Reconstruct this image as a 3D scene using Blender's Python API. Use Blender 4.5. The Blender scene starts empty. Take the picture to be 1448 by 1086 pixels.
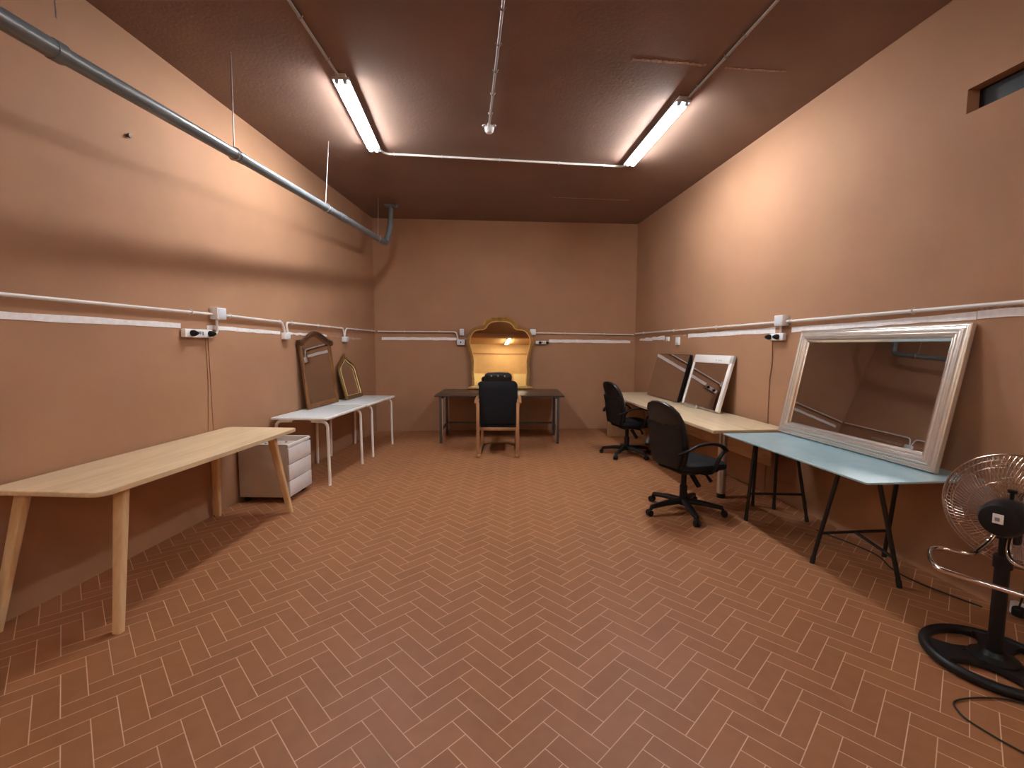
import bpy, bmesh, math, random
from mathutils import Vector, Matrix
from math import sin, cos, pi, atan, radians as R
random.seed(4)
SC = bpy.context.scene
COL = SC.collection

# ------------------------------------------------------------------ materials
def nt(m):
    m.use_nodes = True
    t = m.node_tree
    return t, t.nodes, t.links, t.nodes['Principled BSDF']

def mat(name, col, rough=.5, metal=0., spec=.5, bump=0, bscale=60, bdist=.002, var=0, vscale=4, coat=0, stretch=None):
    m = bpy.data.materials.new(name)
    t, n, l, b = nt(m)
    b.inputs['Base Color'].default_value = (*col, 1)
    b.inputs['Roughness'].default_value = rough
    b.inputs['Metallic'].default_value = metal
    b.inputs['Specular IOR Level'].default_value = spec
    b.inputs['Coat Weight'].default_value = coat
    tc = n.new('ShaderNodeTexCoord')
    src = tc.outputs['Object']
    if stretch:
        mp = n.new('ShaderNodeMapping'); mp.inputs['Scale'].default_value = stretch
        l.new(src, mp.inputs[0]); src = mp.outputs[0]
    if var:
        no = n.new('ShaderNodeTexNoise'); no.inputs['Scale'].default_value = vscale; no.inputs['Detail'].default_value = 5
        l.new(src, no.inputs['Vector'])
        r = n.new('ShaderNodeValToRGB')
        r.color_ramp.elements[0].position = .3; r.color_ramp.elements[1].position = .7
        r.color_ramp.elements[0].color = (*[c * (1 - var) for c in col], 1)
        r.color_ramp.elements[1].color = (*[min(1, c * (1 + var)) for c in col], 1)
        l.new(no.outputs['Fac'], r.inputs[0]); l.new(r.outputs[0], b.inputs['Base Color'])
    if bump:
        no = n.new('ShaderNodeTexNoise'); no.inputs['Scale'].default_value = bscale; no.inputs['Detail'].default_value = 3
        l.new(src, no.inputs['Vector'])
        bp = n.new('ShaderNodeBump'); bp.inputs['Strength'].default_value = bump; bp.inputs['Distance'].default_value = bdist
        l.new(no.outputs['Fac'], bp.inputs['Height']); l.new(bp.outputs[0], b.inputs['Normal'])
    return m

def emit(name, col, s):
    m = bpy.data.materials.new(name)
    t, n, l, b = nt(m)
    b.inputs['Base Color'].default_value = (*col, 1)
    b.inputs['Emission Color'].default_value = (*col, 1)
    b.inputs['Emission Strength'].default_value = s
    return m

def wood(name, c1, c2, axis_scale, rough=.45):
    m = bpy.data.materials.new(name)
    t, n, l, b = nt(m)
    tc = n.new('ShaderNodeTexCoord'); mp = n.new('ShaderNodeMapping')
    mp.inputs['Scale'].default_value = axis_scale
    l.new(tc.outputs['Object'], mp.inputs[0])
    no = n.new('ShaderNodeTexNoise'); no.inputs['Scale'].default_value = 3; no.inputs['Detail'].default_value = 8
    no.inputs['Roughness'].default_value = .6; no.inputs['Distortion'].default_value = .6
    l.new(mp.outputs[0], no.inputs['Vector'])
    r = n.new('ShaderNodeValToRGB')
    r.color_ramp.elements[0].position = .3; r.color_ramp.elements[1].position = .68
    r.color_ramp.elements[0].color = (*c1, 1); r.color_ramp.elements[1].color = (*c2, 1)
    l.new(no.outputs['Fac'], r.inputs[0]); l.new(r.outputs[0], b.inputs['Base Color'])
    b.inputs['Roughness'].default_value = rough
    return m

def herringbone(W=.086, L=.258, ox=-.236, oy=1.943, th=-.005, gap=.0018):
    m = bpy.data.materials.new('terracotta_herringbone')
    t, n, l, b = nt(m)
    def M(op, a, c=None):
        q = n.new('ShaderNodeMath'); q.operation = op
        for i, v in enumerate((a, c)):
            if v is None: continue
            if isinstance(v, (int, float)): q.inputs[i].default_value = v
            else: l.new(v, q.inputs[i])
        return q.outputs[0]
    tc = n.new('ShaderNodeTexCoord'); mp = n.new('ShaderNodeMapping'); mp.vector_type = 'TEXTURE'
    mp.inputs['Location'].default_value = (ox, oy, 0)
    mp.inputs['Rotation'].default_value = (0, 0, th)
    l.new(tc.outputs['Object'], mp.inputs[0])
    sp = n.new('ShaderNodeSeparateXYZ'); l.new(mp.outputs[0], sp.inputs[0])
    x, y = sp.outputs[0], sp.outputs[1]
    s = 2 ** -.5
    u = M('MULTIPLY', M('SUBTRACT', x, y), s)
    v = M('MULTIPLY', M('ADD', x, y), s)
    su = M('ADD', u, v)
    m1 = M('FLOOR', M('DIVIDE', su, 2 * L))
    mL = M('MULTIPLY', m1, L)
    k1 = M('CEIL', M('DIVIDE', M('SUBTRACT', mL, v), W))
    kW = M('MULTIPLY', k1, W)
    x1 = M('SUBTRACT', M('SUBTRACT', u, kW), mL)
    y1 = M('SUBTRACT', M('ADD', v, kW), mL)
    in1 = M('MULTIPLY', M('GREATER_THAN', x1, 0), M('LESS_THAN', x1, L))
    d1 = M('MINIMUM', M('MINIMUM', x1, M('SUBTRACT', L, x1)), M('MINIMUM', y1, M('SUBTRACT', W, y1)))
    m2 = M('FLOOR', M('DIVIDE', M('SUBTRACT', su, L), 2 * L))
    mL2 = M('MULTIPLY', m2, L)
    b2_ = M('SUBTRACT', M('SUBTRACT', u, mL2), L)
    k2 = M('FLOOR', M('DIVIDE', b2_, W))
    kW2 = M('MULTIPLY', k2, W)
    x2 = M('SUBTRACT', b2_, kW2)
    y2 = M('ADD', M('SUBTRACT', v, mL2), kW2)
    d2 = M('MINIMUM', M('MINIMUM', x2, M('SUBTRACT', W, x2)), M('MINIMUM', y2, M('SUBTRACT', L, y2)))
    def mix(fac, a, c): return M('ADD', M('MULTIPLY', fac, a), M('MULTIPLY', M('SUBTRACT', 1, fac), c))
    d = mix(in1, d1, d2)
    cm = n.new('ShaderNodeCombineXYZ')
    l.new(mix(in1, m1, m2), cm.inputs[0]); l.new(mix(in1, k1, k2), cm.inputs[1]); l.new(in1, cm.inputs[2])
    wn = n.new('ShaderNodeTexWhiteNoise'); l.new(cm.outputs[0], wn.inputs['Vector'])
    no = n.new('ShaderNodeTexNoise'); no.inputs['Scale'].default_value = 14; no.inputs['Detail'].default_value = 6
    l.new(tc.outputs['Object'], no.inputs['Vector'])
    no2 = n.new('ShaderNodeTexNoise'); no2.inputs['Scale'].default_value = .8; no2.inputs['Detail'].default_value = 2
    l.new(tc.outputs['Object'], no2.inputs['Vector'])
    f = M('ADD', M('ADD', M('MULTIPLY', wn.outputs['Value'], .26), M('MULTIPLY', no.outputs['Fac'], .55)), M('MULTIPLY', no2.outputs['Fac'], .30))
    r = n.new('ShaderNodeValToRGB')
    r.color_ramp.elements[0].position = .25; r.color_ramp.elements[1].position = .85
    r.color_ramp.elements[0].color = (.270, .109, .043, 1); r.color_ramp.elements[1].color = (.362, .154, .065, 1)
    l.new(f, r.inputs[0])
    g = n.new('ShaderNodeMapRange'); g.interpolation_type = 'SMOOTHSTEP'
    g.inputs['From Min'].default_value = gap * .55; g.inputs['From Max'].default_value = gap * 1.5
    l.new(d, g.inputs[0])
    mx = n.new('ShaderNodeMix'); mx.data_type = 'RGBA'
    l.new(g.outputs[0], mx.inputs[0]); mx.inputs[6].default_value = (.68, .44, .29, 1)
    l.new(r.outputs[0], mx.inputs[7]); l.new(mx.outputs[2], b.inputs['Base Color'])
    b.inputs['Roughness'].default_value = .5
    b.inputs['Specular IOR Level'].default_value = .35
    nb = n.new('ShaderNodeTexNoise'); nb.inputs['Scale'].default_value = 90; nb.inputs['Detail'].default_value = 4
    l.new(tc.outputs['Object'], nb.inputs['Vector'])
    bp = n.new('ShaderNodeBump'); bp.inputs['Strength'].default_value = .35; bp.inputs['Distance'].default_value = .003
    l.new(M('ADD', g.outputs[0], M('MULTIPLY', nb.outputs['Fac'], .35)), bp.inputs['Height'])
    l.new(bp.outputs[0], b.inputs['Normal'])
    return m

WALL = (.385, .208, .118)
M_wall = mat('brown_wall_paint', WALL, .75, spec=.25, bump=.25, bscale=110, bdist=.002, var=.05, vscale=2)
M_ceil = mat('dark_brown_ceiling_paint', (.235, .150, .112), .8, spec=.2, bump=.4, bscale=45, bdist=.004, var=.06, vscale=2)
M_rear = mat('tan_wall_paint', (.62, .43, .24), .8, spec=.2, var=.05)
M_cream = mat('cream_paint', (.78, .66, .38), .5)
M_floor = herringbone()
M_strip = mat('white_strip_paint', (.86, .85, .85), .6, var=.08, vscale=30)
M_strip2 = mat('scraped_pinkish_plaster', (.50, .33, .25), .9, var=.35, vscale=40)
M_scrape = mat('scraped_ceiling_plaster', (.40, .24, .18), .9, var=.45, vscale=50)
M_cond = mat('grey_conduit_plastic', (.76, .73, .70), .35)
M_condc = mat('steel_grey_conduit', (.40, .36, .34), .35, metal=.3)
M_box = mat('white_box_plastic', (.86, .87, .88), .4)
M_boxface = mat('pale_box_cover', (.66, .72, .78), .35)
M_pipe = mat('grey_drain_plastic', (.17, .195, .21), .32, spec=.6, var=.08, vscale=6)
M_rod = mat('galvanised_rod', (.45, .41, .39), .35, metal=.7)
M_screw = mat('dark_screw_metal', (.06, .045, .035), .5, metal=.4)
M_lampbody = mat('white_lamp_metal', (.75, .78, .80), .4)
M_lampcap = mat('blue_grey_lampholder', (.45, .58, .66), .4)
M_tube = emit('fluorescent_tube_glow', (.95, .97, 1.), 62)
M_tube_near = emit('dim_fluorescent_tube_glow', (.95, .97, 1.), 15)
M_tube_rear = emit('warm_fluorescent_tube_glow', (1., .93, .80), 40)
M_oak = wood('pale_oak_top', (.68, .49, .28), (.86, .67, .44), (6, .55, 6))
M_oakleg = wood('pale_oak_leg', (.62, .40, .20), (.78, .55, .31), (7, 7, .6))
M_oakedge = wood('oak_edge_band', (.42, .26, .13), (.56, .37, .2), (6, 1, 6))
M_maple = wood('pale_maple_laminate', (.66, .51, .31), (.82, .68, .47), (6, .5, 6), .32)
M_maple_edge = mat('pale_edge_band', (.70, .55, .36), .4)
M_white = mat('white_lacquer', (.87, .86, .84), .35)
M_cream_tube = mat('off_white_tube_lacquer', (.85, .79, .72), .3)
M_whiteglass = mat('pale_blue_white_glass', (.80, .88, .90), .25, spec=.6)
M_drawer = mat('white_drawer_laminate', (.82, .81, .82), .4)
M_drawerside = mat('beige_grey_cabinet_metal', (.58, .51, .44), .45)
M_black = mat('black_plastic', (.008, .008, .009), .45, spec=.3)
M_blackfab = mat('black_fabric', (.011, .012, .015), .8, spec=.2, bump=.2, bscale=250, bdist=.001)
M_leather = mat('black_leatherette', (.009, .0095, .011), .34, spec=.4, bump=.12, bscale=180, bdist=.001)
M_blackmetal = mat('black_metal', (.022, .019, .017), .4, metal=.3)
M_dark = mat('dark_walnut_top', (.055, .038, .030), .28, var=.2, vscale=20, stretch=(1, 8, 8))
M_steel = mat('dark_steel_tube', (.09, .085, .085), .35, metal=.6)
M_lsteel = mat('light_steel_edge', (.42, .38, .36), .35, metal=.6)
M_chairwood = wood('reddish_beech', (.33, .155, .068), (.46, .235, .11), (7, 7, .8))
M_mirror = mat('mirror_silvering', (.70, .685, .67), .015, metal=1.)
M_mirror_dim = mat('old_mirror_silvering', (.46, .455, .45), .015, metal=1.)
M_mirror_gold = mat('aged_gold_mirror', (.97, .82, .54), .02, metal=1.)
M_gilt = mat('gilt_frame', (.50, .29, .09), .34, metal=.5, var=.25, vscale=12)
M_giltline = mat('bright_gilt_bead', (.95, .72, .38), .3, metal=.25)
M_darkgilt = mat('dark_antique_gilt', (.20, .11, .03), .42, metal=.5, var=.25, vscale=14)
M_brownwood = wood('brown_frame_wood', (.115, .042, .012), (.235, .098, .030), (9, 9, 1.2), .38)
M_darkwood = wood('dark_crest_wood', (.045, .018, .008), (.105, .045, .018), (6, 2, 6), .35)
M_silver = mat('champagne_silver_leaf', (.80, .75, .70), .24, metal=.7)
M_silver2 = mat('bright_silver_bead', (.80, .79, .78), .2, metal=.9)
M_alu = mat('brushed_aluminium', (.62, .60, .57), .3, metal=.85)
M_chrome = mat('chrome', (.80, .77, .75), .08, metal=1.)
M_wire = mat('fan_guard_wire', (.62, .50, .42), .25, metal=.9)
M_blade = mat('grey_fan_blade', (.42, .38, .40), .28, metal=.6)
M_cable = mat('black_cable', (.012, .011, .010), .5)
M_brcable = mat('brown_painted_cable', (.34, .175, .095), .6)
M_void = mat('dark_vent_glass', (.008, .009, .009), .3)
M_grey = mat('grey_print', (.25, .27, .29), .5)
M_rubber = mat('black_rubber', (.015, .015, .015), .7)
def glass_top():
    m = bpy.data.materials.new('frosted_blue_glass')
    t, n, l, b = nt(m)
    b.inputs['Base Color'].default_value = (.20, .34, .385, 1)
    b.inputs['Roughness'].default_value = .3
    b.inputs['Specular IOR Level'].default_value = .75
    no = n.new('ShaderNodeTexNoise'); no.inputs['Scale'].default_value = 3.5; no.inputs['Detail'].default_value = 6
    no.inputs['Distortion'].default_value = 1.2
    tc = n.new('ShaderNodeTexCoord'); l.new(tc.outputs['Object'], no.inputs['Vector'])
    r = n.new('ShaderNodeValToRGB')
    r.color_ramp.elements[0].position = .3; r.color_ramp.elements[1].position = .75
    r.color_ramp.elements[0].color = (.33, .52, .58, 1); r.color_ramp.elements[1].color = (.47, .66, .71, 1)
    l.new(no.outputs['Fac'], r.inputs[0]); l.new(r.outputs[0], b.inputs['Base Color'])
    return m
M_glass = glass_top()

# ------------------------------------------------------------------ mesh helpers
def link(name, bm, m, parent=None, smooth=40):
    bmesh.ops.recalc_face_normals(bm, faces=bm.faces)
    me = bpy.data.meshes.new(name)
    bm.to_mesh(me); bm.free()
    for mm in (m if isinstance(m, (list, tuple)) else [m]): me.materials.append(mm)
    if smooth:
        for p in me.polygons: p.use_smooth = True
        me.set_sharp_from_angle(angle=R(smooth))
    o = bpy.data.objects.new(name, me); COL.objects.link(o)
    if parent: o.parent = parent
    return o

def tag(o, label=None, cat=None, group=None, kind=None):
    for k, v in (('label', label), ('category', cat), ('group', group), ('kind', kind)):
        if v: o[k] = v
    return o

def thing(name, label, cat, loc=(0, 0, 0), rotz=0, group=None, tilt=0):
    o = bpy.data.objects.new(name, None); COL.objects.link(o)
    o.empty_display_size = .1
    o.location = loc; o.rotation_euler = (0, tilt, rotz)
    return tag(o, label, cat, group)

def B(): return bmesh.new()

def box(bm, c, s, bev=0, seg=2, mtx=None):
    t = bmesh.new()
    bmesh.ops.create_cube(t, size=1)
    bmesh.ops.scale(t, vec=s, verts=t.verts)
    if bev: bmesh.ops.bevel(t, geom=t.edges[:], offset=min(bev, min(s) * .49), segments=seg, affect='EDGES', profile=.5)
    bmesh.ops.translate(t, vec=c, verts=t.verts)
    return merge(bm, t, mtx)

def merge(bm, t, mtx=None):
    if mtx is not None: bmesh.ops.transform(t, matrix=mtx, verts=t.verts)
    me = bpy.data.meshes.new('tmp'); t.to_mesh(me); t.free()
    bm.from_mesh(me); bpy.data.meshes.remove(me)
    return bm

def tube(bm, pts, r, n=10, closed=False, caps=True, flat=1.):
    pts = [Vector(p) for p in pts]
    N = len(pts)
    rr = r if isinstance(r, (list, tuple)) else [r] * N
    def tan(i):
        if closed: a, c = pts[(i - 1) % N], pts[(i + 1) % N]
        else: a, c = pts[max(0, i - 1)], pts[min(N - 1, i + 1)]
        return (c - a).normalized()
    t0 = tan(0)
    up = Vector((0, 0, 1)) if abs(t0.z) < .9 else Vector((1, 0, 0))
    nn = (up - t0 * up.dot(t0)).normalized()
    rings = []
    for i in range(N):
        t = tan(i)
        nn = (nn - t * nn.dot(t)).normalized()
        bb = t.cross(nn)
        rings.append([bm.verts.new(pts[i] + (nn * cos(2 * pi * j / n) * flat + bb * sin(2 * pi * j / n)) * rr[i]) for j in range(n)])
    for i in range(N if closed else N - 1):
        a, c = rings[i], rings[(i + 1) % N]
        for j in range(n): bm.faces.new((a[j], a[(j + 1) % n], c[(j + 1) % n], c[j]))
    if caps and not closed:
        bm.faces.new(rings[0]); bm.faces.new(rings[-1])
    return bm

def smooth_path(pts, n=6, closed=False):
    P = [Vector(p) for p in pts]; N = len(P); out = []
    rng = N if closed else N - 1
    for i in range(rng):
        if closed: p0, p1, p2, p3 = (P[(i + k) % N] for k in (-1, 0, 1, 2))
        else: p0, p1, p2, p3 = P[max(0, i - 1)], P[i], P[i + 1], P[min(N - 1, i + 2)]
        for j in range(n):
            t = j / n
            out.append(.5 * ((2 * p1) + (p2 - p0) * t + (2 * p0 - 5 * p1 + 4 * p2 - p3) * t * t + (3 * p1 - p0 - 3 * p2 + p3) * t ** 3))
    if not closed: out.append(P[-1])
    return out

def fillet(pts, rad, n=6):
    P = [Vector(p) for p in pts]; out = [P[0]]
    for i in range(1, len(P) - 1):
        a, b, c = P[i - 1], P[i], P[i + 1]
        d1 = (a - b).normalized(); d2 = (c - b).normalized()
        rr = min(rad, (a - b).length * .49, (c - b).length * .49)
        p1, p2 = b + d1 * rr, b + d2 * rr
        for j in range(n + 1):
            t = j / n
            out.append(p1 * (1 - t) ** 2 + b * 2 * t * (1 - t) + p2 * t * t)
    out.append(P[-1])
    return out

def lathe(bm, prof, n=24, mtx=None):
    t = bmesh.new()
    rings = []
    for r, z in prof:
        if r < 1e-6: rings.append([t.verts.new((0, 0, z))])
        else: rings.append([t.verts.new((r * cos(2 * pi * j / n), r * sin(2 * pi * j / n), z)) for j in range(n)])
    for a, c in zip(rings, rings[1:]):
        for j in range(n):
            k = (j + 1) % n
            if len(a) == 1 and len(c) == 1: continue
            if len(a) == 1: t.faces.new((a[0], c[j], c[k]))
            elif len(c) == 1: t.faces.new((a[j], a[k], c[0]))
            else: t.faces.new((a[j], a[k], c[k], c[j]))
    if len(rings[0]) > 1: t.faces.new(rings[0])
    if len(rings[-1]) > 1: t.faces.new(rings[-1])
    return merge(bm, t, mtx)

def cyl(bm, p, q, r, n=16, r2=None):
    p, q = Vector(p), Vector(q)
    return tube(bm, [p, q], [r, r if r2 is None else r2], n)

def prism(bm, poly, z0, z1, bev=0, seg=2):
    t = bmesh.new()
    lo = [t.verts.new((x, y, z0)) for x, y in poly]; hi = [t.verts.new((x, y, z1)) for x, y in poly]
    N = len(poly)
    for i in range(N): t.faces.new((lo[i], lo[(i + 1) % N], hi[(i + 1) % N], hi[i]))
    t.faces.new(lo); top = t.faces.new(hi)
    if bev:
        ed = [e for e in t.edges if abs(e.verts[0].co.z - e.verts[1].co.z) < 1e-6]
        bmesh.ops.bevel(t, geom=ed, offset=bev, segments=seg, affect='EDGES', profile=.5)
    return merge(bm, t)

def rrect(w, h, r, n=5, cx=0, cy=0):
    out = []
    for (sx, sy, a0) in ((1, 1, 0), (-1, 1, 90), (-1, -1, 180), (1, -1, 270)):
        for j in range(n + 1):
            a = R(a0 + 90 * j / n)
            out.append((cx + sx * (w / 2 - r) + r * cos(a), cy + sy * (h / 2 - r) + r * sin(a)))
    return out

def inset(poly, d):
    N = len(poly); out = []
    area = sum(poly[i][0] * poly[(i + 1) % N][1] - poly[(i + 1) % N][0] * poly[i][1] for i in range(N))
    sg = 1 if area > 0 else -1
    for i in range(N):
        a, b, c = Vector(poly[i - 1]), Vector(poly[i]), Vector(poly[(i + 1) % N])
        e1 = (b - a).normalized(); e2 = (c - b).normalized()
        n1 = Vector((-e1.y, e1.x)) * sg; n2 = Vector((-e2.y, e2.x)) * sg
        mm = (n1 + n2)
        mm = mm.normalized() if mm.length > 1e-6 else n1
        k = max(.45, mm.dot(n1))
        out.append(tuple(b + mm * (d / k)))
    return out

def ring(bm, poly, prof):
    """closed moulding: poly is (y, z) outline, prof is [(inset, x depth)], swept round the outline"""
    loops = []
    for d, x in prof:
        loops.append([bm.verts.new((x, p[0], p[1])) for p in inset(poly, d)])
    N = len(poly)
    for a, c in zip(loops, loops[1:] + loops[:1]):
        for i in range(N): bm.faces.new((a[i], a[(i + 1) % N], c[(i + 1) % N], c[i]))
    return bm

def sheet(bm, poly, x0, x1):
    a = [bm.verts.new((x0, *p)) for p in poly]; c = [bm.verts.new((x1, *p)) for p in poly]
    N = len(poly)
    for i in range(N): bm.faces.new((a[i], a[(i + 1) % N], c[(i + 1) % N], c[i]))
    bm.faces.new(a); bm.faces.new(c)
    return bm

def pad(bm, poly, t, e, f=None, puff=0.):
    """cushion in the (x, y) plane, z thickness, rounded edges; f bends each point"""
    cx = sum(p[0] for p in poly) / len(poly); cy = sum(p[1] for p in poly) / len(poly)
    tb = bmesh.new(); N = len(poly)
    def loop(ins, z, s=1.):
        q = inset(poly, ins) if ins else poly
        return [tb.verts.new((cx + (x - cx) * s, cy + (y - cy) * s, z)) for x, y in q]
    ls = [loop(e, -puff * .6, .35), loop(e, -puff * .4, .7), loop(e, 0), loop(e * .3, e * .3), loop(0, e), loop(0, t - e), loop(e * .3, t - e * .3), loop(e, t), loop(e, t + puff * .7, .7), loop(e, t + puff, .35)]
    for a, c in zip(ls, ls[1:]):
        for i in range(N): tb.faces.new((a[i], a[(i + 1) % N], c[(i + 1) % N], c[i]))
    tb.faces.new(ls[0]); tb.faces.new(ls[-1])
    if f:
        for v in tb.verts: v.co = Vector(f(v.co))
    return merge(bm, tb)

# ------------------------------------------------------------------ room frame
A1, b1 = -2.902, .0646      # left wall   X = A1 + b1 Y
A2, b2 = 3.076, -.101       # right wall  X = A2 + b2 Y
A3, b3 = 8.10, .0795        # back wall   Y = A3 + b3 X
HC = 3.679
YR = -4.7
lw = lambda y: A1 + b1 * y
rw = lambda y: A2 + b2 * y
bw = lambda x: A3 + b3 * x
RL = -atan(b1); RR = pi - atan(b2); RB = -pi / 2 + atan(b3)
nL = Vector((cos(RL), sin(RL), 0)); nR = Vector((cos(RR), sin(RR), 0)); nB = Vector((cos(RB), sin(RB), 0))
def PL(y, z, off=0): return Vector((lw(y), y, z)) + nL * off
def PR(y, z, off=0): return Vector((rw(y), y, z)) + nR * off
def PB(x, z, off=0): return Vector((x, bw(x), z)) + nB * off

def struct(name, bm, m, smooth=0): return tag(link(name, bm, m, smooth=smooth), kind='structure')

cL = ((A1 + b1 * A3) / (1 - b1 * b3)); cLy = bw(cL)
cR = ((A2 + b2 * A3) / (1 - b2 * b3)); cRy = bw(cR)
def slab(foot, z0, z1):
    bm = B(); prism(bm, foot, z0, z1); return bm
T = .18
pad_ = .0
struct('floor', slab([(-3.6, YR - .3), (4.0, YR - .3), (4.0, 8.9), (-3.6, 8.9)], -.12, 0), M_floor)
struct('ceiling', slab([(-3.6, YR - .3), (4.0, YR - .3), (4.0, 8.9), (-3.6, 8.9)], HC, HC + .15), M_ceil)
struct('wall_left', slab([(lw(YR), YR), (cL, cLy), (cL - T, cLy), (lw(YR) - T, YR)], 0, HC), M_wall)
struct('wall_back', slab([(cL - T, cLy), (cR + T, bw(cR + T)), (cR + T, bw(cR) + T), (cL - T, cLy + T)], 0, HC), M_wall)
# right wall with the high slot opening
wy0, wy1, wz0, wz1 = .9, 2.905, 2.925, 3.07
bm = B()
def rwblock(y0, y1, z0, z1): prism(bm, [(rw(y0), y0), (rw(y1), y1), (rw(y1) + .34, y1), (rw(y0) + .34, y0)], z0, z1)
rwblock(YR, wy0, 0, HC); rwblock(wy1, cRy, 0, HC); rwblock(wy0, wy1, 0, wz0); rwblock(wy0, wy1, wz1, HC)
bmesh.ops.remove_doubles(bm, verts=bm.verts, dist=.0005)
struct('wall_right', bm, M_wall)
bm = B(); prism(bm, [(rw(wy0) + .075, wy0), (rw(wy1) + .075, wy1), (rw(wy1) + .12, wy1), (rw(wy0) + .12, wy0)], wz0, wz1)
for k in range(4):
    z = wz0 + .02 + k * .03
    tube(bm, [(rw(wy0 + .05) + .072, wy0 + .05, z), (rw(2.55) + .072, 2.55, z)], .004, 6)
struct('window_1', bm, M_void)
# behind the camera: beam, tan end wall with a row of doors
struct('wall_rear', slab([(lw(YR) - T, YR), (rw(YR) + T, YR), (rw(YR) + T, YR - T), (lw(YR) - T, YR - T)], 0, HC), M_rear)
struct('ceiling_beam', slab([(lw(-2.1), -2.1), (rw(-2.1), -2.1), (rw(-2.45), -2.45), (lw(-2.45), -2.45)], HC - .13, HC), M_wall)
struct('ceiling_rear', slab([(lw(-2.45), -2.45), (rw(-2.45), -2.45), (rw(YR), YR), (lw(YR), YR)], HC - .012, HC), M_rear)
for i, (x0, x1, mm) in enumerate(((-.3, .75, M_cream), (.95, 1.9, M_cream), (2.1, 3.1, M_cream))):
    bm = B()
    box(bm, ((x0 + x1) / 2, YR + .03, 1.15), (x1 - x0, .05, 2.3), .008)
    for k in range(2): box(bm, ((x0 + x1) / 2, YR + .06, .6 + k * 1.05), (x1 - x0 - .22, .02, .85), .008)
    box(bm, (x0 + .08, YR + .09, 1.05), (.03, .05, .14), .008)
    struct('door_%d' % (i + 1), bm, mm, smooth=30)
struct('trim_1', slab([(lw(YR) + .02, YR), (rw(YR) - .02, YR), (rw(YR) - .02, YR + .03), (lw(YR) + .02, YR + .03)], 3.2, 3.26), M_wall)

# white stripes left on the walls
tn = [1]
def strip(P, a, c, za0, za1, zc0, zc1, m=M_strip, t=.004, kind='trim', jag=.004):
    tn[0] += 1
    bm = B(); N = 14; lo = []; hi = []; lo2 = []; hi2 = []
    for i in range(N + 1):
        f = i / N; s = a + (c - a) * f
        z0 = za0 + (zc0 - za0) * f + random.uniform(-jag, jag); z1 = za1 + (zc1 - za1) * f + random.uniform(-jag, jag)
        lo.append(bm.verts.new(P(s, z0, .0005))); hi.append(bm.verts.new(P(s, z1, .0005)))
        lo2.append(bm.verts.new(P(s, z0, t))); hi2.append(bm.verts.new(P(s, z1, t)))
    for i in range(N):
        bm.faces.new((lo2[i], lo2[i + 1], hi2[i + 1], hi2[i])); bm.faces.new((lo[i], lo[i + 1], lo2[i + 1], lo2[i]))
        bm.faces.new((hi[i], hi[i + 1], hi2[i + 1], hi2[i])); bm.faces.new((lo[i], lo[i + 1], hi[i + 1], hi[i]))
    bm.faces.new((lo[0], lo2[0], hi2[0], hi[0])); bm.faces.new((lo[-1], lo2[-1], hi2[-1], hi[-1]))
    return struct('trim_%d' % tn[0], bm, m)
strip(PL, .5, 3.66, 1.636, 1.684, 1.641, 1.682)
strip(PL, 3.95, 5.05, 1.641, 1.679, 1.628, 1.664)
strip(PL, 5.19, 6.15, 1.632, 1.66, 1.628, 1.652, jag=.008)
strip(PL, 6.2, 6.56, 1.632, 1.645, 1.632, 1.64, m=M_strip2)
strip(PL, 6.8, 7.3, 1.60, 1.635, 1.60, 1.63, m=M_strip2)
strip(PB, -2.27, -.98, 1.608, 1.655, 1.606, 1.656)
strip(PB, -.83, -.74, 1.622, 1.643, 1.622, 1.643)
strip(PB, .66, 2.15, 1.573, 1.630, 1.566, 1.612)
strip(PB, 1.2, 2.2, 1.624, 1.632, 1.616, 1.622, m=M_strip2)
strip(PR, 8.05, 7.05, 1.603, 1.643, 1.605, 1.668, jag=.008)
strip(PR, 6.78, 6.35, 1.655, 1.668, 1.655, 1.672, m=M_strip2)
strip(PR, 6.3, 4.53, 1.625, 1.677, 1.643, 1.698)
strip(PR, 4.30, 2.75, 1.640, 1.686, 1.672, 1.713)
strip(PR, 2.745, .6, 1.674, 1.722, 1.668, 1.728)
strip(PR, 2.73, .6, 1.724, 1.736, 1.73, 1.746, m=M_strip2)
# scraped marks on the ceiling
def cstrip(p, q, w, m=M_scrape):
    tn[0] += 1
    p, q = Vector(p), Vector(q); d = (q - p).normalized(); s = Vector((-d.y, d.x))
    bm = B(); N = 30; A = []; C = []
    for i in range(N + 1):
        c = p + (q - p) * (i / N)
        A.append(bm.verts.new((*(c + s * w * random.uniform(.25, 1)), HC - .003))); C.append(bm.verts.new((*(c - s * w * random.uniform(.25, 1)), HC - .003)))
    for i in range(N): bm.faces.new((A[i], A[i + 1], C[i + 1], C[i]))
    r = bmesh.ops.extrude_face_region(bm, geom=bm.faces[:])
    bmesh.ops.translate(bm, vec=(0, 0, .0027), verts=[v for v in r['geom'] if isinstance(v, bmesh.types.BMVert)])
    return struct('trim_%d' % tn[0], bm, m)
cstrip((.907, 3.627), (1.50, 3.703), .022); cstrip((1.66, 3.735), (2.17, 3.782), .016)
cstrip((.595, 6.831), (1.744, 6.951), .012)

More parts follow.
